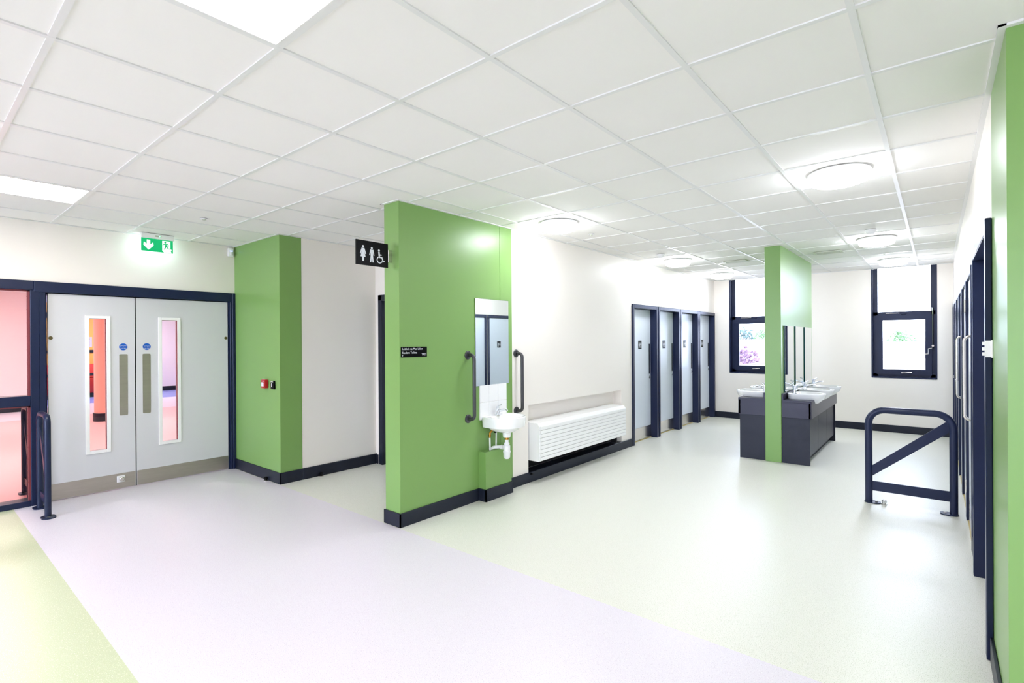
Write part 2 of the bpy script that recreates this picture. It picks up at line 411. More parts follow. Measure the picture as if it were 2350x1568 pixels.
# ------------------------------------------------------------------ pictograms (unit height, x centred)
def fig_woman():
    return [circle(0, .92, .075, 18), [(-.1, .82), (.1, .82), (.23, .47), (.17, .44), (.085, .68), (.18, .27), (.075, .27), (.06, 0), (-.06, 0), (-.075, .27), (-.18, .27), (-.085, .68), (-.17, .44), (-.23, .47)]]
def fig_man():
    return [circle(0, .92, .075, 18), [(-.12, .82), (.12, .82), (.2, .45), (.14, .43), (.085, .66), (.09, .40), (.14, 0), (.05, 0), (0, .40), (-.05, 0), (-.14, 0), (-.09, .40), (-.085, .66), (-.14, .43), (-.2, .45)]]
def fig_chair():
    out = [circle(-.05, .76, .065, 16), [(-.1, .68), (.0, .68), (.01, .54), (.14, .53), (.14, .48), (.02, .47), (.02, .40), (.18, .40), (.27, .17), (.34, .2), (.35, .15), (.22, .09), (.13, .33), (-.07, .33)]]
    ring = [(0+.21*math.cos(a), .21+.21*math.sin(a)) for a in [math.radians(120+x) for x in range(0, 221, 11)]]
    inn = [(0+.155*math.cos(a), .21+.155*math.sin(a)) for a in [math.radians(120+x) for x in range(220, -1, -11)]]
    return out+[ring+inn]
def draw(mb, polys, cx, cy, h, o, u, v, n, t):
    for p in polys: mb.plate([(cx+x*h, cy+y*h) for x, y in p], o, u, v, n, t)
    return mb

# ------------------------------------------------------------------ cubicle doors (local: x along the wall, y out of the wall, z up)
def cubicle_door(n, y_mid, x_wall, rz, w_, depth, handle, hinge, label, proud=.022):
    d = struct('door_%d' % n, loc=(x_wall, y_mid, 0), rz=rz, label=label)
    hw = w_/2; top = SDH-.005; aw = .052
    b = MB()
    # architrave, proud of the wall, and lining
    for s in (-1, 1):
        b.box(s*hw, s*(hw-aw), 0, proud, 0, top, .003); b.box(s*(hw-.03), s*(hw-aw-.002), -depth-.05, proud-.002, 0, top-.03)
    b.box(-hw+aw, hw-aw, 0, proud, top-aw, top, .003); b.box(-hw+aw+.002, hw-aw-.002, -depth-.05, proud-.003, top-aw-.002, top-.03)
    b.box(-hw+aw, -hw+aw+.018, -depth-.05, -depth-.04, 0, top-aw); b.box(hw-aw-.018, hw-aw, -depth-.05, -depth-.04, 0, top-aw)
    part('frame', b, m_navy, d)
    lx = hw-aw-.005
    lf = part('leaf', MB().box(-lx, lx, -depth-.04, -depth, .012, top-aw-.006, .002), m_stall, d)
    part('kick_plate', MB().box(-lx+.006, lx-.006, -depth, -depth+.0025, .018, .20), m_satin, lf)
    part('threshold', MB().box(-lx, lx, -depth-.045, -depth+.01, 0, .008), m_wood_thr, d)
    # sign: dark square, two white figures
    sx, sz = (.0 if rz < 0 else -.09), 1.42
    sg = part('sign', MB().box(sx-.055, sx+.055, -depth, -depth+.004, sz, sz+.13, .001), m_black, lf)
    mb = MB()
    draw(mb, fig_woman(), sx+.025, sz+.02, .088, (0, -depth+.004, 0), (1, 0, 0), (0, 0, 1), (0, 1, 0), .0008)
    draw(mb, fig_man(), sx-.025, sz+.02, .088, (0, -depth+.004, 0), (1, 0, 0), (0, 0, 1), (0, 1, 0), .0008)
    part('pictogram', mb, m_sign_white, sg)
    hx = -lx+(.05 if handle == 'bar' else .085)
    if rz > 0 and handle == 'bar': hx = -hx
    if handle == 'bar':
        b = MB().box(hx-.016, hx+.016, -depth, -depth+.009, 1.02, 1.50, .003).box(hx-.006, hx+.006, -depth+.009, -depth+.012, 1.04, 1.48, .001)
        part('pull_handle', b, m_skirt, lf)
        lk = part('lock', MB().lathe([(.0, .0), (.022, 0), (.022, .006), (.014, .012), (.0, .012)], (0, 0, 0)), m_chrome, lf, 40)
        lk.location = (hx, -depth, .965); lk.rotation_euler = (-PI/2, 0, 0)
    else:
        z0, z1 = .945, 1.575; r = .04; ye = .008
        pth = [(hx, -depth, z0), (hx, ye, z0)]+arc_path((hx, ye, z0+r), r, -PI/2, 0, 6, (0, 1, 0), (0, 0, 1))
        pth += arc_path((hx, ye, z1-r), r, 0, PI/2, 6, (0, 1, 0), (0, 0, 1))+[(hx, -depth, z1)]
        part('pull_handle', MB().tube(pth, .011, 10), m_satin, lf, 50)
    if hinge:
        for z in (.24, 1.02, 1.78):
            b = MB().box(hw-aw+.004, hw-.006, proud, proud+.003, z, z+.11, .001).cyl((hw-aw-.002, proud+.004, z), (hw-aw-.002, proud+.004, z+.11), .007, 10)
            part('hinge', b, m_satin, d, 40)
    return d
pos = ['beside the white radiator', 'second along from the white radiator', 'third along from the white radiator', 'in the corner beside the window wall']
for i in range(4):
    cubicle_door(2+i, SD0+SDP*(i+.5)-.012, XS, -PI/2, SDP-.03, .085, 'bar', False, 'pale blue cubicle door in slate frame '+pos[i])
pos2 = ['behind the barrier hoop, with a steel pull handle', 'second beyond the barrier hoop', 'third beyond the barrier hoop, with a steel pull handle', 'fourth beyond the barrier hoop', 'fifth beyond the barrier hoop', 'last in its row beside the tall window']
for i in range(6):
    cubicle_door(6+i, RD0+RDP*(i+.5)-.012, XR, PI/2, RDP-.03, .002, 'D' if i in (0, 2) else 'bar', i == 0, 'pale blue cubicle door in slate frame '+pos2[i], .016)
# wide door near the green wall end
d = struct('door_12', loc=(XR, (GE+4.56)/2, 0), rz=PI/2, label='wide slate-blue doorway beside the green wall end')
hw = (4.56-GE)/2+.02; top = 2.14
b = MB()
for s in (-1, 1):
    b.box(s*hw, s*(hw-.07), 0, .026, 0, top, .004); b.box(s*(hw-.02), s*(hw-.072), -.18, .024, 0, top-.02)
    b.box(s*(hw-.072), s*(hw-.092), -.18, -.10, 0, top-.09)
b.box(-hw+.07, hw-.07, 0, .026, top-.07, top, .004).box(-hw+.072, hw-.072, -.18, .023, top-.072, top-.02)
part('frame', b, m_navy, d)
lf = part('leaf', MB().box(-hw+.075, hw-.075, -.15, -.105, .01, top-.075, .002), m_stall, d)
part('kick_plate', MB().box(-hw+.08, hw-.08, -.105, -.1025, .015, .2), m_satin, lf)
part('push_plate', MB().box(hw-.2, hw-.12, -.105, -.103, .8, 1.4), m_satin, lf)
b = MB().box(-hw-.055, -hw-.004, .0, .006, 1.465, 1.55, .001)
for z in (1.475, 1.50, 1.525): b.cyl((-hw+.0, .028, z), (-hw+.0, .028, z+.016), .009, 10)
b.box(-hw-.012, -hw+.004, .004, .026, 1.468, 1.547)
part('hinge', b, m_white, d, 40)
# door at the end of the side passage
d = struct('door_13', loc=(-4.94, YA, 0), rz=PI, label='dark framed door at the end of the side passage')
b = MB()
for s in (-1, 1): b.box(s*.53, s*.46, 0, .02, 0, 2.15, .003); b.box(s*.5, s*.455, -.2, .018, 0, 2.12)
b.box(-.53, .53, 0, .02, 2.08, 2.15, .003).box(-.5, .5, -.2, .018, 2.075, 2.12)
part('frame', b, m_skirt, d)
lf = part('leaf', MB().box(-.452, .452, -.14, -.095, .01, 2.07, .002), m_door, d)
part('kick_plate', MB().box(-.445, .445, -.095, -.093, .015, .2), m_steel, lf)

# ------------------------------------------------------------------ double door and glazed screen (local x along +Y of the room, y into the corridor)
# world: x_local -> +Y, y_local -> ... use world coordinates directly here
dd = struct('door_1', label='pale grey double doors with narrow vision panels and steel kick plates')
JX0, JX1 = XD-.15, XD+.012
b = MB()
b.box(JX0, JX1+.006, .86, YG-.001, 2.06, 2.165, .004)
b.box(JX0, JX1, .90, .945, 0, 2.06).box(JX0, JX1, 2.64, YG-.001, 0, 2.06, .003).box(JX1, JX1+.012, 2.665, YG-.001, 0, 2.165, .003)
b.box(JX0, XD-.072, .945, .965, 0, 2.06).box(JX0, XD-.072, 2.62, 2.64, 0, 2.06).box(JX0, XD-.072, .945, 2.64, 2.042, 2.06)
b.box(JX0+.01, XD-.01, 2.628, 2.64, 0, 2.06)
part('frame', b, m_navy, dd)
def leaf(y0, y1, vy0, vy1, push, disc, spot, keep):
    xf, xb = XD-.02, XD-.068; z0, z1 = .008, 2.052; v0, v1 = .448, 1.816
    iy0, iy1 = vy0+.02, vy1-.04 if False else vy1-.035
    iy0, iy1, iz0, iz1 = vy0+.026, vy1-.03, v0+.0, v1-.0
    b = MB().box(xb, xf, y0, iy0, z0, z1).box(xb, xf, iy1, y1, z0, z1).box(xb, xf, iy0, iy1, z0, iz0).box(xb, xf, iy0, iy1, iz1, z1)
    lf = part('leaf', b, m_door, dd)
    fr = MB()
    a0, a1, c0, c1 = vy0-.008, vy1+.004, v0-.032, v1+.03
    for q in ((a0, iy0, c0, c1), (iy1, a1, c0, c1), (iy0, iy1, c0, iz0), (iy0, iy1, iz1, c1)): fr.box(xf, xf+.010, q[0], q[1], q[2], q[3], .002); fr.box(xb-.01, xb, q[0], q[1], q[2], q[3])
    fo = part('vision_frame', fr, m_white, lf)
    part('pane', MB().box(xf-.028, xf-.022, iy0, iy1, iz0, iz1), m_glass_pink, lf)
    bd = MB()
    bd.box(xf-.022, xf+.002, iy1-.004, iy1, iz0, iz1).box(xf-.022, xf+.002, iy0, iy1, iz1-.004, iz1)
    for k in range(14):
        z = iz0+.05+k*(iz1-iz0-.1)/13
        bd.box(xf-.012, xf-.006, iy1-.007, iy1-.004, z-.004, z+.004)
    part('glazing_bead', bd, m_bead, lf)
    part('push_plate', MB().plate([(push-.037+x, y) for x, y in rounded(.074, .655, .01)], (xf, 0, .786), (0, 1, 0), (0, 0, 1), (1, 0, 0), .002), m_steel, lf)
    kp = MB().box(xf, xf+.002, y0+.004, y1-.004, z0+.004, .168)
    part('kick_plate', kp, m_steel, lf)
    ds = part('disc_sign', MB().plate(circle(disc, 1.52, .037, 28), (xf, 0, 0), (0, 1, 0), (0, 0, 1), (1, 0, 0), .002), m_blue_disc, lf)
    for s_, z in (('Automatic', 1.532), ('Fire door', 1.516), ('keep clear', 1.500)):
        text_mesh('lettering', s_, .0145, m_sign_white, lf, (xf+.0025, disc, z-.002), (PI/2, 0, PI/2), 'CENTER')
    part('escutcheon', MB().plate(circle(spot, 1.615, .017, 18), (xf, 0, 0), (0, 1, 0), (0, 0, 1), (1, 0, 0), .003), m_spot, lf)
    if keep:
        part('magnet_plate', MB().box(xf+.002, xf+.012, 1.505, 1.575, .075, .145, .003), m_plastic, lf)
        k = part('magnet', MB().lathe([(0, 0), (.024, 0), (.024, .012), (.018, .018), (0, .018)]), m_satin, lf, 40)
        k.location = (xf+.012, 1.548, .108); k.rotation_euler = (0, PI/2, 0)
    return lf
def rounded(w_, h_, r, n=4):
    out = []
    for cx, cy, a in ((w_-r, r, -PI/2), (w_-r, h_-r, 0), (r, h_-r, PI/2), (r, r, PI)):
        out += [(cx+r*math.cos(a+PI/2*i/n), cy+r*math.sin(a+PI/2*i/n)) for i in range(n+1)]
    return out
leaf(.967, 1.674, 1.258, 1.455, 1.571, 1.570, .985, True)
part('seal', MB().box(XD-.06, XD-.023, 1.6742, 1.6838, .008, 2.052), m_black, dd)
leaf(1.684, 2.622, 1.90, 2.108, 1.780, 1.782, 2.600, False)
# glazed side screen
gs = struct('window_3', label='slate framed glazed side screen beside the double doors')
b = MB()
b.box(JX0, JX1, .835, .90, 0, 2.165, .003)
b.box(JX0, JX1+.006, SCR0, .86, 2.075, 2.165, .004)
b.box(JX0, JX1, SCR0, .835, .962, 1.060, .003).box(JX0, JX1, SCR0, .835, 0, .055, .003)
for y in (-.55, SCR0): b.box(JX0, JX1, y, y+.065, .055, 2.075)
part('frame', b, m_navy, gs)
for y0, y1 in ((SCR0+.065, -.55), (-.485, .835)):
    for z0, z1 in ((.055, .962), (1.06, 2.075)):
        part('pane', MB().box(XD-.05, XD-.044, y0, y1, z0, z1), m_glass_pink, gs)
        bd = MB().box(XD-.044, XD-.012, y1-.018, y1, z0, z1).box(XD-.044, XD-.012, y0, y1, z1-.014, z1)
        for k in range(8):
            z = z0+.06+k*(z1-z0-.12)/7
            bd.box(XD-.03, XD-.022, y1-.021, y1-.018, z-.005, z+.005)
        part('glazing_bead', bd, m_bead, gs)

# ------------------------------------------------------------------ ceiling fittings
def panel_light(x, y, label):
    t = thing('ceiling_panel_light', label, 'ceiling light', (x+.3, y+.3, CEIL), 0, 'square ceiling panel lights')
    part('housing', MB().frame(-.29, .29, 0, 1, .012, 0, 1) if False else MB().box(-.29, .29, -.29, .29, .012, .05), m_grid, t)
    part('trim_ring', MB().box(-.29, -.278, -.29, .29, -.001, .012).box(.278, .29, -.29, .29, -.001, .012).box(-.278, .278, -.29, -.278, -.001, .012).box(-.278, .278, .278, .29, -.001, .012), m_grid, t)
    part('diffuser', MB().box(-.278, .278, -.278, .278, .002, .012), m_panel_light, t)
names = {(-7, -2): 'square panel light glowing in the ceiling in front of the double doors', (-1, -2): 'large square panel light at the top edge, nearest of all the lights'}
k = 0
unseen = ['square panel light over the unseen end of the corridor', 'square panel light behind the viewpoint, by the door wall', 'square panel light behind the viewpoint, middle of its row', 'square panel light behind the viewpoint, far from the doors']
for a in (-7, -1, 5):
    for j in (-2, -7):
        if (a, j) in names: lb = names[(a, j)]
        else: lb = unseen[{(5, -2): 0, (-7, -7): 1, (-1, -7): 2, (5, -7): 3}[(a, j)]]
        panel_light(GX+.6*a, GY+.6*j, lb)
def round_light(x, y, label):
    t = thing('round_ceiling_light', label, 'ceiling light', (x, y, CEIL), 0, 'round white ceiling lights')
    part('base_ring', MB().lathe([(0, 0), (.19, 0), (.194, -.005), (.194, -.018), (.17, -.024), (0, -.024)], seg=40), m_white, t, 40)
    part('diffuser', MB().lathe([(.176, -.023), (.180, -.045), (.168, -.072), (.12, -.087)], seg=28), m_round_light, t, 50)
RL = [(-.53, 4.28, 'large round light on the ceiling above the wide doorway, biggest of the round lights'),
      (-2.92, 4.27, 'round ceiling light just beyond the green wall with the basin'),
      (-.54, 7.38, 'round ceiling light beside a vent, before the tall window'),
      (-2.95, 7.42, 'round ceiling light above the first cubicle doors'),
      (-2.97, 9.50, 'round ceiling light next to the partly hidden window'),
      (-.49, 9.52, 'round ceiling light overlapping the top of the tall window')]
for x, y, lb in RL: round_light(x, y, lb)
def vent(x, y, label):
    t = thing('ceiling_vent', label, 'vent', (x, y, CEIL), 0, 'slotted ceiling vents')
    part('frame', MB().box(-.165, -.14, -.11, .11, -.008, 0).box(.14, .165, -.11, .11, -.008, 0).box(-.14, .14, -.11, -.085, -.008, 0).box(-.14, .14, .085, .11, -.008, 0), m_vent, t)
    for i in range(8):
        y_ = -.085+.17*(i+.5)/8
        part('slat', MB().box(-.14, .14, y_-.006, y_+.004, -.007, .0), m_vent, t)
    part('backing', MB().box(-.14, .14, -.085, .085, -.001, .004), m_spot, t)
vent(-1.13, 8.12, 'small slotted vent in the ceiling just past the green partition')
vent(-2.33, 8.12, 'small slotted vent in the ceiling above the cubicle doors')
def smoke(x, y, label):
    t = thing('smoke_detector', label, 'smoke detector', (x, y, CEIL), 0, 'smoke detectors')
    part('base', MB().lathe([(0, 0), (.055, 0), (.055, -.012), (0, -.012)], seg=24), m_plastic, t, 40)
    part('head', MB().lathe([(0, -.012), (.048, -.012), (.045, -.03), (.03, -.045), (0, -.047)], seg=24), m_plastic, t, 40)
smoke(-.545, 6.76, 'white smoke detector before the round light near the tall window')
smoke(-2.93, 6.76, 'white smoke detector before the round light above the cubicles')
def sensor(x, y, label):
    t = thing('ceiling_sensor', label, 'sensor', (x, y, CEIL), 0, 'small ceiling sensors')
    part('rim', MB().lathe([(0, 0), (.035, 0), (.033, -.005), (.02, -.006), (0, -.006)], seg=20), m_plastic, t, 40)
    part('eye', MB().lathe([(0, -.006), (.014, -.006), (.012, -.014), (0, -.016)], seg=16), m_vent, t, 40)
sensor(-5.37, 1.89, 'tiny round sensor in the ceiling in front of the exit sign')
sensor(-2.95, 4.95, 'tiny round sensor in the ceiling past the light by the basin wall')
sensor(-.555, 8.78, 'tiny round sensor in the ceiling before the tall window')

# ------------------------------------------------------------------ exit sign, sensor, signs, call point
ex = thing('exit_sign', 'glowing green exit sign with down arrow and running figure, above the doors', 'exit sign', (XD+.17, 1.835, CEIL))
part('housing', MB().box(-.03, .03, -.155, .155, -.052, 0, .004), m_white, ex)
part('test_window', MB().plate([(x-.03, y) for x, y in rounded(.06, .016, .0079, 5)], (.03, 0, -.032), (0, 1, 0), (0, 0, 1), (1, 0, 0), .002), m_vent, ex)
part('indicator', MB().plate(circle(.015, -.024, .006, 12), (.032, 0, 0), (0, 1, 0), (0, 0, 1), (1, 0, 0), .002), m_led_green, ex)
pn = part('panel', MB().box(-.004, .006, -.147, .147, -.19, -.052), m_exit_green, ex)
mb = MB()
ox, oz = -.082, -.175
mb.plate([(ox-.016, oz+.108), (ox+.016, oz+.108), (ox+.016, oz+.06), (ox+.042, oz+.083), (ox+.046, oz+.048), (ox, oz), (ox-.046, oz+.048), (ox-.042, oz+.083), (ox-.016, oz+.06)], (.006, 0, 0), (0, 1, 0), (0, 0, 1), (1, 0, 0), .001)
part('arrow', mb, m_exit_white, pn); mb = MB()
mb.plate([(.045, -.062), (.122, -.062), (.122, -.145), (.135, -.153), (.125, -.165), (.133, -.188), (.06, -.188), (.045, -.17)], (.006, 0, 0), (0, 1, 0), (0, 0, 1), (1, 0, 0), .001)
part('doorway_symbol', mb, m_exit_white, pn)
mb = MB()
for p in (circle(.073, -.078, .010, 14), [(.058, -.099), (.066, -.092), (.098, -.092), (.112, -.112), (.107, -.116), (.093, -.101), (.084, -.101), (.102, -.128), (.102, -.139), (.128, -.141), (.128, -.148), (.094, -.147), (.092, -.131), (.084, -.123), (.076, -.141), (.064, -.158), (.057, -.153), (.068, -.137), (.073, -.113), (.07, -.099), (.062, -.106), (.047, -.106), (.047, -.112)]):
    mb.plate(p, (.0072, 0, 0), (0, 1, 0), (0, 0, 1), (1, 0, 0), .001)
part('running_figure', mb, m_exit_green, pn)
part('lamp_strip', MB().box(-.026, -.008, -.14, .14, -.060, -.0525), m_exit_back, ex)

pr = thing('motion_sensor', 'small white motion sensor in the corner beside the green pier', 'sensor', (XD+.002, YG-.055, 2.615))
part('housing', MB().box(0, .045, -.032, .032, 0, .105, .012, 3), m_plastic, pr, 50)
part('lens', MB().lathe([(0, -.02), (.014, -.02), (.018, 0), (.014, .02), (0, .02)], (.038, 0, .035), 16), m_plastic, pr, 50)
part('indicator', MB().box(.044, .0465, -.016, .016, .062, .069), m_led_blue, pr)

ps = thing('toilet_sign', 'black projecting sign with woman, man and wheelchair symbols on the green wall end', 'sign', (-3.56, YG-.04, 2.28))
pl = part('panel', MB().box(-.005, .005, -.31, 0, -.10, .10, .001), m_black, ps)
mb = MB()
O, U, V, Nn = (.005, 0, 0), (0, 1, 0), (0, 0, 1), (1, 0, 0)
draw(mb, fig_woman(), -.245, -.068, .128, O, U, V, Nn, .0012); draw(mb, fig_man(), -.162, -.070, .125, O, U, V, Nn, .0012); draw(mb, fig_chair(), -.085, -.072, .140, O, U, V, Nn, .0012)
part('pictogram', mb, m_sign_white, pl)
mb = MB()
draw(mb, fig_woman(), -.245, -.068, .128, (-.005, 0, 0), U, V, (-1, 0, 0), .0012); draw(mb, fig_man(), -.162, -.070, .125, (-.005, 0, 0), U, V, (-1, 0, 0), .0012)
part('pictogram', mb, m_sign_white, pl)
part('bracket', MB().box(-.008, .008, .0005, .04, -.052, .052, .002), m_satin, ps)

rs = thing('room_sign', 'small black door plate lettered in white on the green wall', 'sign', (XS, 2.855, 1.47))
part('plate', MB().box(0, .005, -.142, .142, -.044, .044, .0008), m_black, rs)
for s_, y, z, al, sz in (('Leithris na Mac L\u00e9inn', -.131, .018, 'LEFT', .026), ('Student Toilets', -.131, -.014, 'LEFT', .026), ('TF23', .134, -.032, 'RIGHT', .026)):
    text_mesh('lettering', s_, sz, m_sign_white, rs, (.0055, y, z), (PI/2, 0, PI/2), al)
part('corner_mark', MB().plate([(-.131, -.036), (-.122, -.032), (-.122, -.027), (-.131, -.027)], (.005, 0, 0), (0, 1, 0), (0, 0, 1), (1, 0, 0), .0008), m_sign_white, rs)

cp = thing('fire_call_point', 'red fire call point with white label on the green pier', 'fire alarm', (-5.855, YG, 1.09))
part('backplate', MB().box(-.105, -.03, -.004, 0, -.05, .05), m_plastic, cp)
part('notice', MB().box(-.1, -.03, -.005, -.004, -.045, .045).box(-.08, -.062, -.0058, -.005, -.02, .03) , m_red, cp)
part('symbol', MB().box(-.082, -.068, -.0062, -.0052, -.022, .01).box(-.08, -.070, -.0062, -.0052, .016, .034), m_sign_white, cp)
part('box', MB().box(-.045, .045, -.05, -.002, -.048, .048, .006, 2), m_red, cp, 50)
part('glass_label', MB().box(-.028, .028, -.052, -.0495, -.026, .018), m_sign_white, cp)
k = part('lamp', MB().lathe([(0, 0), (.007, 0), (.006, .006), (0, .007)], (0, 0, 0), 12), m_sign_white, cp, 50)
k.location = (.02, -.05, .032); k.rotation_euler = (PI/2, 0, 0)
ks = thing('door_release_switch', 'small black switch beside the red fire call point', 'switch', (-5.69, YG, 1.085))
part('plate', MB().box(-.043, .043, -.02, 0, -.047, .047, .008, 2), m_black, ks, 50)
part('slot', MB().box(-.015, .0, -.0215, -.0195, -.022, .018, .002), m_sign_white, ks)
part('marking', MB().box(-.03, .022, -.021, -.0195, .03, .041), m_vent, ks)

# ------------------------------------------------------------------ wall basin group
def ring_d(a, bf, bb, cy, z, n=40, pf=2.2, pb=5.):
    out = []
    for k in range(n):
        t_ = 2*PI*k/n; c, s_ = math.cos(t_), math.sin(t_)
        p = pf if s_ >= 0 else pb; b_ = bf if s_ >= 0 else bb
        out.append((a*math.copysign(abs(c)**(2/p), c), cy+b_*math.copysign(abs(s_)**(2/p), s_), z))
    return out
def basin_mesh(hw, dep, drop, deck, ledge_h):
    cy = deck+.04
    bf, bb = dep-cy, cy
    R_ = []
    R_.append(ring_d(.035, .035, .035, cy+.05, -drop, pf=2, pb=2))
    R_.append(ring_d(.07, .07, .06, cy+.04, -drop+.008, pf=2, pb=2))
    R_.append(ring_d(hw*.40, bf*.42, bb*.5, cy+.02, -drop*.94, pb=3))
    R_.append(ring_d(hw*.68, bf*.68, bb*.72, cy+.01, -drop*.78, pb=3))
    R_.append(ring_d(hw*.88, bf*.88, bb*.92, cy, -drop*.52, pb=4))
    R_.append(ring_d(hw*.955, bf*.95, bb*.985, cy, -ledge_h))
    R_.append(ring_d(hw, bf, bb, cy, -.012)); R_.append(ring_d(hw, bf, bb, cy, -.004)); R_.append(ring_d(hw-.004, bf-.004, bb-.004, cy, 0))
    ci = deck+.10
    R_.append(ring_d(hw-.028, dep-ci-.026, ci-deck+.02, ci, -.001, pb=2.6)); R_.append(ring_d(hw-.036, dep-ci-.034, ci-deck+.014, ci, -.012, pb=2.6))
    R_.append(ring_d(hw*.70, (dep-ci)*.66, (ci-deck)*.75, ci, -drop*.45, pf=2, pb=2.2)); R_.append(ring_d(hw*.38, (dep-ci)*.36, (ci-deck)*.4, ci+.01, -drop*.66, pf=2, pb=2)); R_.append(ring_d(.02, .02, .02, ci+.01, -drop*.70, pf=2, pb=2))
    return MB().rings(R_)
def tap_parts(parent, cy, z, flip=1):
    b = MB().cyl((0, cy, z), (0, cy, z+.008), .026, 18).cyl((0, cy, z+.006), (0, cy+.006, z+.055), .021, 18, .017)
    b.tube([(0, cy+.004, z+.030), (0, cy+.04, z+.047), (0, cy+.085, z+.061), (0, cy+.118, z+.064), (0, cy+.128, z+.052)], [.013, .0115, .011, .0115, .011], 12)
    tb = part('tap', b, m_chrome, parent, 50)
    part('tap_lever', MB().tube([(0, cy+.002, z+.05), (0, cy+.004, z+.075), (0, cy+.022, z+.092), (0, cy+.05, z+.108)], [.016, .018, .012, .007], 12), m_chrome, tb, 50)
wb = thing('wall_basin', 'white ceramic wash basin on the green wall, with exposed trap below', 'basin', (XS, 3.875, .815), -PI/2)
# local: x -> -Y, y -> +X
bs = part('bowl', basin_mesh(.215, .355, .165, .09, .10), m_ceramic, wb, 60)
part('overflow', MB().cyl((0.0, .118, -.040), (0.0, .128, -.045), .008, 12), m_dark, bs)
tap_parts(wb, .055, 0)
part('waste_collar', MB().lathe([(.032, .02), (.044, .02), (.04, -.03), (.036, -.045), (.0, -.045)], (0, .175, -.165), 24), m_ceramic, wb, 50)
part('waste_nut', MB().cyl((0, .175, -.21), (0, .175, -.235), .022, 16), m_brass, wb, 40)
tr = part('bottle_trap', MB().lathe([(0, 0), (.018, 0), (.018, -.03), (.028, -.034), (.028, -.05), (.024, -.054), (.034, -.062), (.034, -.11), (.038, -.113), (.038, -.125), (.035, -.13), (.033, -.175), (.022, -.19), (0, -.194)], (0, .175, -.233), 24), m_plastic, wb, 40)
part('trap_arm', MB().tube([(0, .16, -.315), (.01, .09, -.315), (.055, .05, -.318), (.09, .03, -.34)], .017, 12).cyl((.005, .13, -.315), (.008, .105, -.315), .023, 14), m_plastic, tr, 50)
part('supply_pipe', MB().cyl((.115, .055, -.335), (.112, .05, -.215), .0085, 10).cyl((.03, .06, -.33), (.02, .055, -.12), .0075, 10), m_plastic, wb, 50)
part('valve', MB().tube([(.112, .05, -.215), (.110, .05, -.165), (.09, .06, -.145), (.055, .07, -.135)], .010, 10).cyl((.112, .05, -.20), (.112, .05, -.185), .013, 8), m_brass, wb, 50)
part('valve_head', MB().cyl((.055, .07, -.17), (.05, .075, -.12), .015, 12), m_black, wb, 40)

ts = thing('tiled_splashback', 'white tiled splashback panel between the mirror and the wall basin', 'splashback', (XS, 3.87, .80))
part('grout_bed', MB().box(0, .004, -.203, .203, -.02, .322), m_cream, ts)
cols = [(-.203, -.068), (-.066, .067), (.069, .203)]; rows = [(-.02, .15), (.152, .322)]
for y0, y1 in cols:
    for z0, z1 in rows: part('tile', MB().box(.002, .009, y0, y1, z0, z1, .0015), m_ceramic, ts)
mr = thing('wall_mirror', 'tall frameless mirror above the wall basin, reflecting cubicle doors', 'mirror', (XS, 3.862, 1.118))
part('glass_edge', MB().box(.002, .0075, -.25, .25, 0, .86), m_mirror_edge, mr)
part('glass', MB().box(.0074, .0078, -.249, .249, .001, .859), m_mirror, mr)
def grab(y, label):
    t = thing('grab_rail', label, 'grab rail', (XS, y, .815), 0, 'dark grey vertical grab rails')
    h_, pr_, r = .61, .085, .04
    pth = [(0, 0, 0), (pr_-r, 0, 0)]+arc_path((pr_-r, 0, r), r, -PI/2, 0, 6, (1, 0, 0), (0, 0, 1))+arc_path((pr_-r, 0, h_-r), r, 0, PI/2, 6, (1, 0, 0), (0, 0, 1))+[(0, 0, h_)]
    part('rail', MB().tube(pth, .0175, 14), m_bar, t, 50)
    for z in (0, h_):
        f = part('flange', MB().lathe([(0, 0), (.042, 0), (.042, .006), (.036, .012), (.0, .012)], seg=24), m_bar, t, 40)
        f.location = (0, 0, z); f.rotation_euler = (0, PI/2, 0)
grab(3.51, 'dark grey vertical grab rail on the green wall, between sign and mirror')
grab(4.24, 'dark grey vertical grab rail on the cream wall, beyond the basin')

# ------------------------------------------------------------------ radiator casing
rd = thing('radiator', 'long white slatted radiator casing in the wall niche', 'radiator', (XS, 5.46, .243))
xf, xb = .152, -.10
y0, y1, hh = -1.0, 1.0, .415
part('casing', MB().plate([(xb, 0), (xf-.020, 0), (xf-.014, .006), (xf-.014, hh-.032), (xf-.035, hh), (xb, hh)], (0, y0, 0), (1, 0, 0), (0, 0, 1), (0, 1, 0), y1-y0), m_white, rd)
for i in range(9):
    z0 = .010+i*.0415
    part('slat', MB().box(xf-.015, xf, y0+.012, y1-.004, z0, z0+.0365, .0012), m_white, rd)
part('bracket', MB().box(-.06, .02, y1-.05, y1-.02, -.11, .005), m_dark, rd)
part('underside_shade', MB().box(-.09, .12, y0+.02, y1-.02, -.006, 0), m_dark, rd)  # dark sheet below the casing, shade put in as colour
part('niche_shade_plate', MB().box(-.128, -.118, -1.01, 1.14, -.125, .02), m_dark, rd)  # added dark plate so the niche below the radiator reads as deep shade

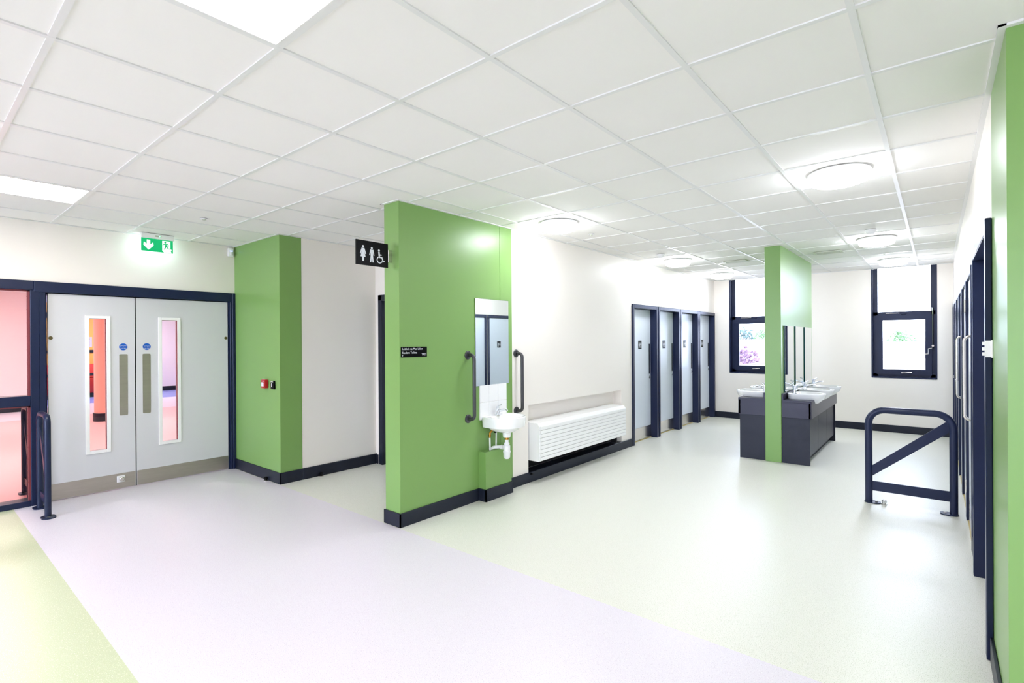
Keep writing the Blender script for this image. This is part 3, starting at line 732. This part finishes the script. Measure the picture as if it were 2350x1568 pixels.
# ------------------------------------------------------------------ vanity units, basins, mirrors on the partition
def vanity(x, rz, yc, label):
    t = thing('vanity_unit', label, 'vanity unit', (x, yc, 0), rz, 'slate vanity units either side of the partition')
    L = 1.015; D = .325
    part('end_panel', MB().box(-L, -L+.02, 0, D-.012, 0, .575), m_vanity, t)
    part('end_panel', MB().box(L-.02, L, 0, D-.012, 0, .575), m_vanity, t)
    part('carcass', MB().box(-L+.02, L-.02, 0, D-.05, .09, .575), m_vanity, t)
    part('plinth', MB().box(-L+.02, L-.02, 0, D-.09, 0, .09), m_dark, t)
    for i in range(3):
        w3 = (2*L-.04)/3
        part('door', MB().box(-L+.02+i*w3+.002, -L+.02+(i+1)*w3-.002, D-.05, D-.03, .095, .555, .0015), m_vanity, t)
    part('worktop', MB().box(-L-.012, L+.012, 0, D+.006, .76, .795, .004).box(-L-.012, L+.012, D-.026, D+.006, .575, .77, .004).box(-L-.012, -L+.01, 0, D, .575, .77, .003).box(L-.01, L+.012, 0, D, .575, .77, .003), m_worktop, t)
    part('upstand', MB().box(-L-.012, L+.012, 0.0, .02, .79, .872, .003), m_worktop, t)
vanity(-1.512, -PI/2, 8.175, 'slate vanity unit facing the barrier hoop, three doors below the basins')
vanity(-1.701, PI/2, 8.175, 'slate vanity unit facing the cubicle doors, behind the green partition end')
BY = [7.50, 8.16, 8.82]
desc = ['nearest of its three', 'middle of its three', 'farthest of its three']
def vbasin(x, rz, y, label, group):
    t = thing('vanity_basin', label, 'basin', (x, y, .868), rz, group)
    o = part('bowl', basin_mesh(.205, .415, .16, .10, .068), m_ceramic, t, 60)
    part('overflow', MB().cyl((0, .13, -.040), (0, .14, -.045), .007, 12), m_dark, o)
    tap_parts(t, .06, 0)
for i, y in enumerate(BY): vbasin(-1.490, -PI/2, y, 'white semi-recessed basin on the vanity unit facing the barrier hoop, '+desc[i], 'basins facing the barrier hoop')
for i, y in enumerate(BY): vbasin(-1.723, PI/2, y, 'white semi-recessed basin on the vanity unit facing the cubicles, '+desc[i], 'basins facing the cubicles')
def pmirror(x, rz, y, label, group):
    t = thing('partition_mirror', label, 'mirror', (x, y, .885), rz, group)
    part('backing', MB().box(-.26, .26, 0, .018, 0, .85), m_mirror_edge, t)
    part('glass', MB().box(-.259, .259, .018, .0188, .001, .849), m_mirror, t)
for i, y in enumerate((7.545, 8.185, 8.825)):
    pmirror(-1.513, -PI/2, y, 'narrow upright mirror on the partition facing the barrier hoop, '+desc[i], 'mirrors facing the barrier hoop')
    pmirror(-1.700, PI/2, y, 'narrow upright mirror on the partition facing the cubicles, '+desc[i], 'mirrors facing the cubicles')

# ------------------------------------------------------------------ barrier hoops
def hoop(name, label, cat, p0, p1, h, r, rad, bars, base, foot):
    """p0,p1 leg positions on the floor"""
    p0, p1 = Vector(p0), Vector(p1); u = (p1-p0).normalized(); W = (p1-p0).length; ang = math.atan2(u.y, u.x)
    t = thing(name, label, cat, p0, ang)
    pth = [(0, 0, .006), (0, 0, h-rad)]+arc_path((rad, 0, h-rad), rad, PI, PI/2, 8, (1, 0, 0), (0, 0, 1))[1:]+arc_path((W-rad, 0, h-rad), rad, PI/2, 0, 8, (1, 0, 0), (0, 0, 1))+[(W, 0, .006)]
    part('tube', MB().tube(pth, r, 18), m_navy, t, 50)
    for x in (0, W):
        f = part('foot_plate', MB().plate([(x_-foot/2+base*(1 if x == 0 else -1), y_-.05) for x_, y_ in rounded(foot, .10, .045, 5)], (x, 0, 0), (1, 0, 0), (0, 1, 0), (0, 0, 1), .010), m_navy, t)
        part('bolt', MB().cyl((x+base*2*(1 if x == 0 else -1), 0, .01), (x+base*2*(1 if x == 0 else -1), 0, .018), .012, 6), m_satin, f)
    if bars:
        z0, z1 = .115, .205
        part('lower_bar', MB().box(r*.6, W-r*.6, -.006, .006, z0, z1), m_navy, t)
        a, c = Vector((r*.6, 0, .265)), Vector((W-r*.6, 0, .835)); d_ = (c-a).normalized(); n_ = Vector((-d_.z, 0, d_.x))
        lo = [(r*.6, .245), (W-r*.6, .735), (W-r*.6, .845), (r*.6, .345)]
        part('diagonal_bar', MB().plate(lo, (0, -.006, 0), (1, 0, 0), (0, 0, 1), (0, 1, 0), .012), m_navy, t)
    else:
        part('lower_bar', MB().plate([(r*.6, .10), (W-r*.6, .10), (W-r*.6, .17), (r*.6, .17)], (0, -.005, 0), (1, 0, 0), (0, 0, 1), (0, 1, 0), .01), m_navy, t)
        part('diagonal_bar', MB().plate([(r*.6, .70), (r*.6, .80), (W-r*.6, .27), (W-r*.6, .17)], (0, -.005, 0), (1, 0, 0), (0, 0, 1), (0, 1, 0), .01), m_navy, t)
    return t
hoop('barrier_hoop', 'slate-blue tubular barrier hoop with diagonal bar, on the floor before the cubicles', 'barrier', (-.505, 5.95, 0), (.112, 5.95, 0), .885, .030, .13, True, .03, .13)
hoop('door_guard_hoop', 'dark tubular guard hoop bolted to the floor beside the double doors', 'guard rail', (-6.54, .876, 0), (-6.15, .876, 0), .905, .024, .07, False, -.02, .14)
hoop('door_guard_hoop', 'dark tubular guard hoop behind the glass, on the pink floor beyond the doors', 'guard rail', (-7.33, .862, 0), (-6.98, .862, 0), .905, .024, .07, False, .02, .14)

def stop(x, y, label, m2):
    t = thing('door_stop', label, 'door stop', (x, y, 0), 0, 'floor door stops')
    part('base', MB().lathe([(0, 0), (.024, 0), (.024, .006), (.016, .012), (0, .012)], seg=18), m_satin, t, 40)
    part('post', MB().lathe([(0, .01), (.014, .012), (.020, .024), (.020, .038), (.012, .046), (0, .047)], seg=18), m2, t, 40)
stop(-.385, 5.93, 'chrome door stop on the floor beneath the barrier hoop', m_chrome)
stop(-5.82, YG-.035, 'tiny dark door stop at the foot of the green pier', m_black)
stop(XP+.045, 3.16, 'tiny dark door stop at the foot of the cream passage wall', m_black)
pp = thing('pipe_end', 'small black pipe end on the skirting below the radiator', 'pipe', (XS+.014, 4.475, .092))
part('stub', MB().cyl((0, 0, 0), (.022, 0, 0), .011, 12), m_black, pp, 40)
part('collar', MB().cyl((0, 0, 0), (.005, 0, 0), .016, 12), m_black, pp, 40)

# ------------------------------------------------------------------ hall beyond the doors
HX0, HY0, HY1 = -19.5, -6.0, 9.5
fl2 = struct('floor_hall', label='salmon pink vinyl floor of the hall beyond the doors')
part('pink_sheet', MB().box(-14.4, XD-.12, HY0, HY1, -.1, 0), m_fl_pink, fl2)
part('pale_sheet', MB().box(-17.0, -14.4, HY0, HY1, -.1, 0), m_fl_lilac, fl2)
part('blue_sheet', MB().box(HX0-3, -17.0, HY0, HY1, -.1, 0), m_fl_blue, fl2)
m_hall = mat('hall_white_paint', rgb(246, 240, 240), .5)
struct('ceiling_hall', MB().box(HX0-3, XD-.2, HY0, HY1, 2.74, 2.9), m_tile)
struct('wall_hall_far', MB().box(HX0-.2, HX0, 4.2, HY1, 0, 2.74), m_hall)
struct('wall_hall_side', MB().box(HX0-3, XD-.2, HY1, HY1+.2, 0, 2.9).box(HX0-3, XD-.2, HY0-.2, HY0, 0, 2.9), m_hall)
struct('wall_hall_near', MB().box(XD-.4, XD-.2, YG, HY1, 0, 2.74).box(XD-.4, XD-.2, HY0, SCR0, 0, 2.74), m_hall)
struct('wall_hall_middle', MB().box(-16.4, -16.2, HY0, 2.2, 0, 2.74), m_hall)
m_yellow = mat('yellow_wall_paint', rgb(250, 200, 100), .5)
struct('wall_hall_yellow', MB().box(HX0-.4, HX0-.2, 2.0, 4.2, 0, 2.74), m_yellow)
struct('baseboard_hall', MB().box(HX0, HX0+.015, 4.2, HY1, 0, .14).box(-16.2, -16.185, HY0, 2.2, 0, .14).box(HX0-.2, HX0-.185, 2.0, 4.2, 0, .14), m_skirt)
struct('trim_3', MB().box(HX0-.2, HX0-.17, 2.0, 4.2, 2.30, 2.46).box(HX0-.2, HX0-.15, 2.0, 4.2, 1.28, 1.36), m_skirt, label='dark bands across the yellow wall beyond the doors')
m_col = mat('salmon_column_paint', rgb(232, 178, 162), .35, vary=.03)
cl = thing('round_column', 'salmon painted column with dark base seen through the door glass', 'column', (-12.98, 2.75, 0))
part('shaft', MB().cyl((0, 0, .0), (0, 0, 2.74), .20, 32), m_col, cl, 40)
part('base_band', MB().cyl((0, 0, 0), (0, 0, .16), .22, 32), m_skirt, cl, 40)
bn = thing('red_bench', 'red upholstered bench seat against the yellow wall beyond the doors', 'bench', (-19.15, 3.4, 0))
part('base', MB().box(-.3, .3, -.9, .7, 0, .12), m_skirt, bn)
part('seat', MB().box(-.3, .3, -.9, .7, .12, .55, .03, 2), m_red, bn, 40)
part('band', MB().box(.3, .305, -.9, .7, .62, .70), m_skirt, bn)
part('backrest', MB().box(-.3, .05, -.9, .7, .55, .95, .04, 2), mat('red_fabric', rgb(226, 70, 66), .7), bn, 40)
nt_ = thing('paper_notice', 'white paper notice pinned on the yellow wall beyond the doors', 'notice', (-19.699, 3.72, 1.45))
part('sheet', MB().box(0, .003, -.11, .11, 0, .3), m_sign_white, nt_)
part('heading', MB().box(.003, .0035, -.06, .06, .22, .26), m_vent, nt_)
hl = ['over the pink floor near the doors', 'over the pink floor beside the column', 'over the pink floor towards the far wall', 'at the blue floor end']
k = 0
for x, y, lb in [(-9.2, 1.0, hl[0]), (-11.4, 4.6, hl[1]), (-13.6, .6, hl[2]), (-17.6, 4.6, hl[3])]:
    t_ = thing('hall_panel_light', 'hall panel light beyond the doors, '+lb, 'ceiling light', (x, y, 2.74), 0, 'panel lights in the hall')
    part('housing', MB().box(-.3, .3, -.3, .3, -.006, 0), m_grid, t_)
    part('diffuser', MB().box(-.285, .285, -.285, .285, -.012, -.006), m_beyond_light, t_)

# ------------------------------------------------------------------ outside
m_ground = mat('pale_ground', rgb(214, 210, 200), .9, vary=.1, vscale=.2)
m_roof = mat('slate_roof', rgb(96, 88, 92), .8, vary=.15, vscale=.6)
m_brick = mat('pale_render', rgb(150, 120, 112), .9, vary=.08, vscale=.5)
m_bark = mat('bark', rgb(96, 80, 70), .9)
m_leafg = mat('green_leaves', rgb(92, 126, 84), .8, vary=.2, vscale=2)
m_leafp = mat('purple_leaves', rgb(108, 84, 106), .8, vary=.2, vscale=2)
m_leafd = mat('dark_green_leaves', rgb(72, 92, 88), .8, vary=.2, vscale=2)
struct('ground', MB().box(-90, 90, -90, 140, -5.2, -5.0), m_ground)
fr_ = struct('roof_flat', label='flat pale roof with raised seams below the tall window')
part('deck', MB().box(-7.5, 7.0, 20, 42, -.05, .25), mat('pale_roof_felt', rgb(196, 190, 186), .8, vary=.05), fr_)
for i in range(14):
    part('seam', MB().box(-7.2+i*1.05, -7.08+i*1.05, 20, 42, .25, .36), m_roof, fr_)
def house(x, y, wd, dp, hw_, rz, label):
    t = thing('house', label, 'house', (x, y, -5), rz, 'houses outside the windows')
    part('walls', MB().box(-wd/2, wd/2, -dp/2, dp/2, 0, hw_), m_brick, t)
    part('roof', MB().plate([(-dp/2-.3, hw_), (0, hw_+dp*.38), (dp/2+.3, hw_)], (-wd/2-.2, 0, 0), (0, 1, 0), (0, 0, 1), (1, 0, 0), wd+.4), m_roof, t)
    part('chimney', MB().box(wd*.28, wd*.28+.7, -.35, .35, hw_+dp*.2, hw_+dp*.38+.9), m_brick, t)
    for i in range(int(wd//2.2)):
        x_ = -wd/2+1.1+i*2.2
        for z in (.9, 3.4):
            if z+1.2 < hw_: f = part('window', MB().box(x_-.45, x_+.45, -dp/2-.03, -dp/2+.05, z, z+1.2), m_skirt, t)
house(-12.2, 56, 7, 6, 4.3, .05, 'pale rendered house with slate roof outside the partly hidden window')
house(-1.5, 62, 13, 7, 3.6, -.1, 'wide pale house with slate roof far outside the tall window')
house(-26, 84, 12, 8, 5.0, .2, 'distant pale house with chimney outside, behind the nearer rendered house')
def tree(x, y, h_, r_, m_, label, seed):
    rg = random.Random(seed)
    t = thing('tree', label, 'tree', (x, y, -5), 0, 'trees outside the windows')
    part('trunk', MB().tube([(0, 0, 0), (.1, 0, h_*.3), (0, .1, h_*.6)], [.22, .16, .1], 8), m_bark, t, 40)
    me = MB()
    for i in range(420):
        while True:
            p = Vector((rg.uniform(-1, 1), rg.uniform(-1, 1), rg.uniform(-1, 1)))
            if .35 < p.length < 1: break
        c = Vector((p.x*r_, p.y*r_, h_*.62+p.z*h_*.38)); s_ = rg.uniform(.16, .34)*r_*.5
        a = Vector((rg.uniform(-1, 1), rg.uniform(-1, 1), rg.uniform(-1, 1))).normalized(); b_ = a.orthogonal().normalized(); n_ = a.cross(b_)
        me.add([c+a*s_, c+b_*s_*.7, c-a*s_, c-b_*s_*.7, c+n_*s_*.5, c-n_*s_*.5], [(0, 1, 4), (1, 2, 4), (2, 3, 4), (3, 0, 4), (1, 0, 5), (2, 1, 5), (3, 2, 5), (0, 3, 5)])
    part('crown', me, m_, t)
tree(-13.4, 49, 5.9, 1.5, m_leafp, 'purple-leaved tree outside the partly hidden window', 1)
tree(-20.6, 76, 8.4, 1.5, m_leafd, 'dark green tree behind the roof outside the partly hidden window', 2)
tree(-17.4, 72, 8.0, 1.4, m_leafg, 'light green tree beside the dark tree outside the partly hidden window', 3)
tree(-3.4, 80, 7.6, 2.0, m_leafg, 'light green tree in the middle of the tall window', 4)
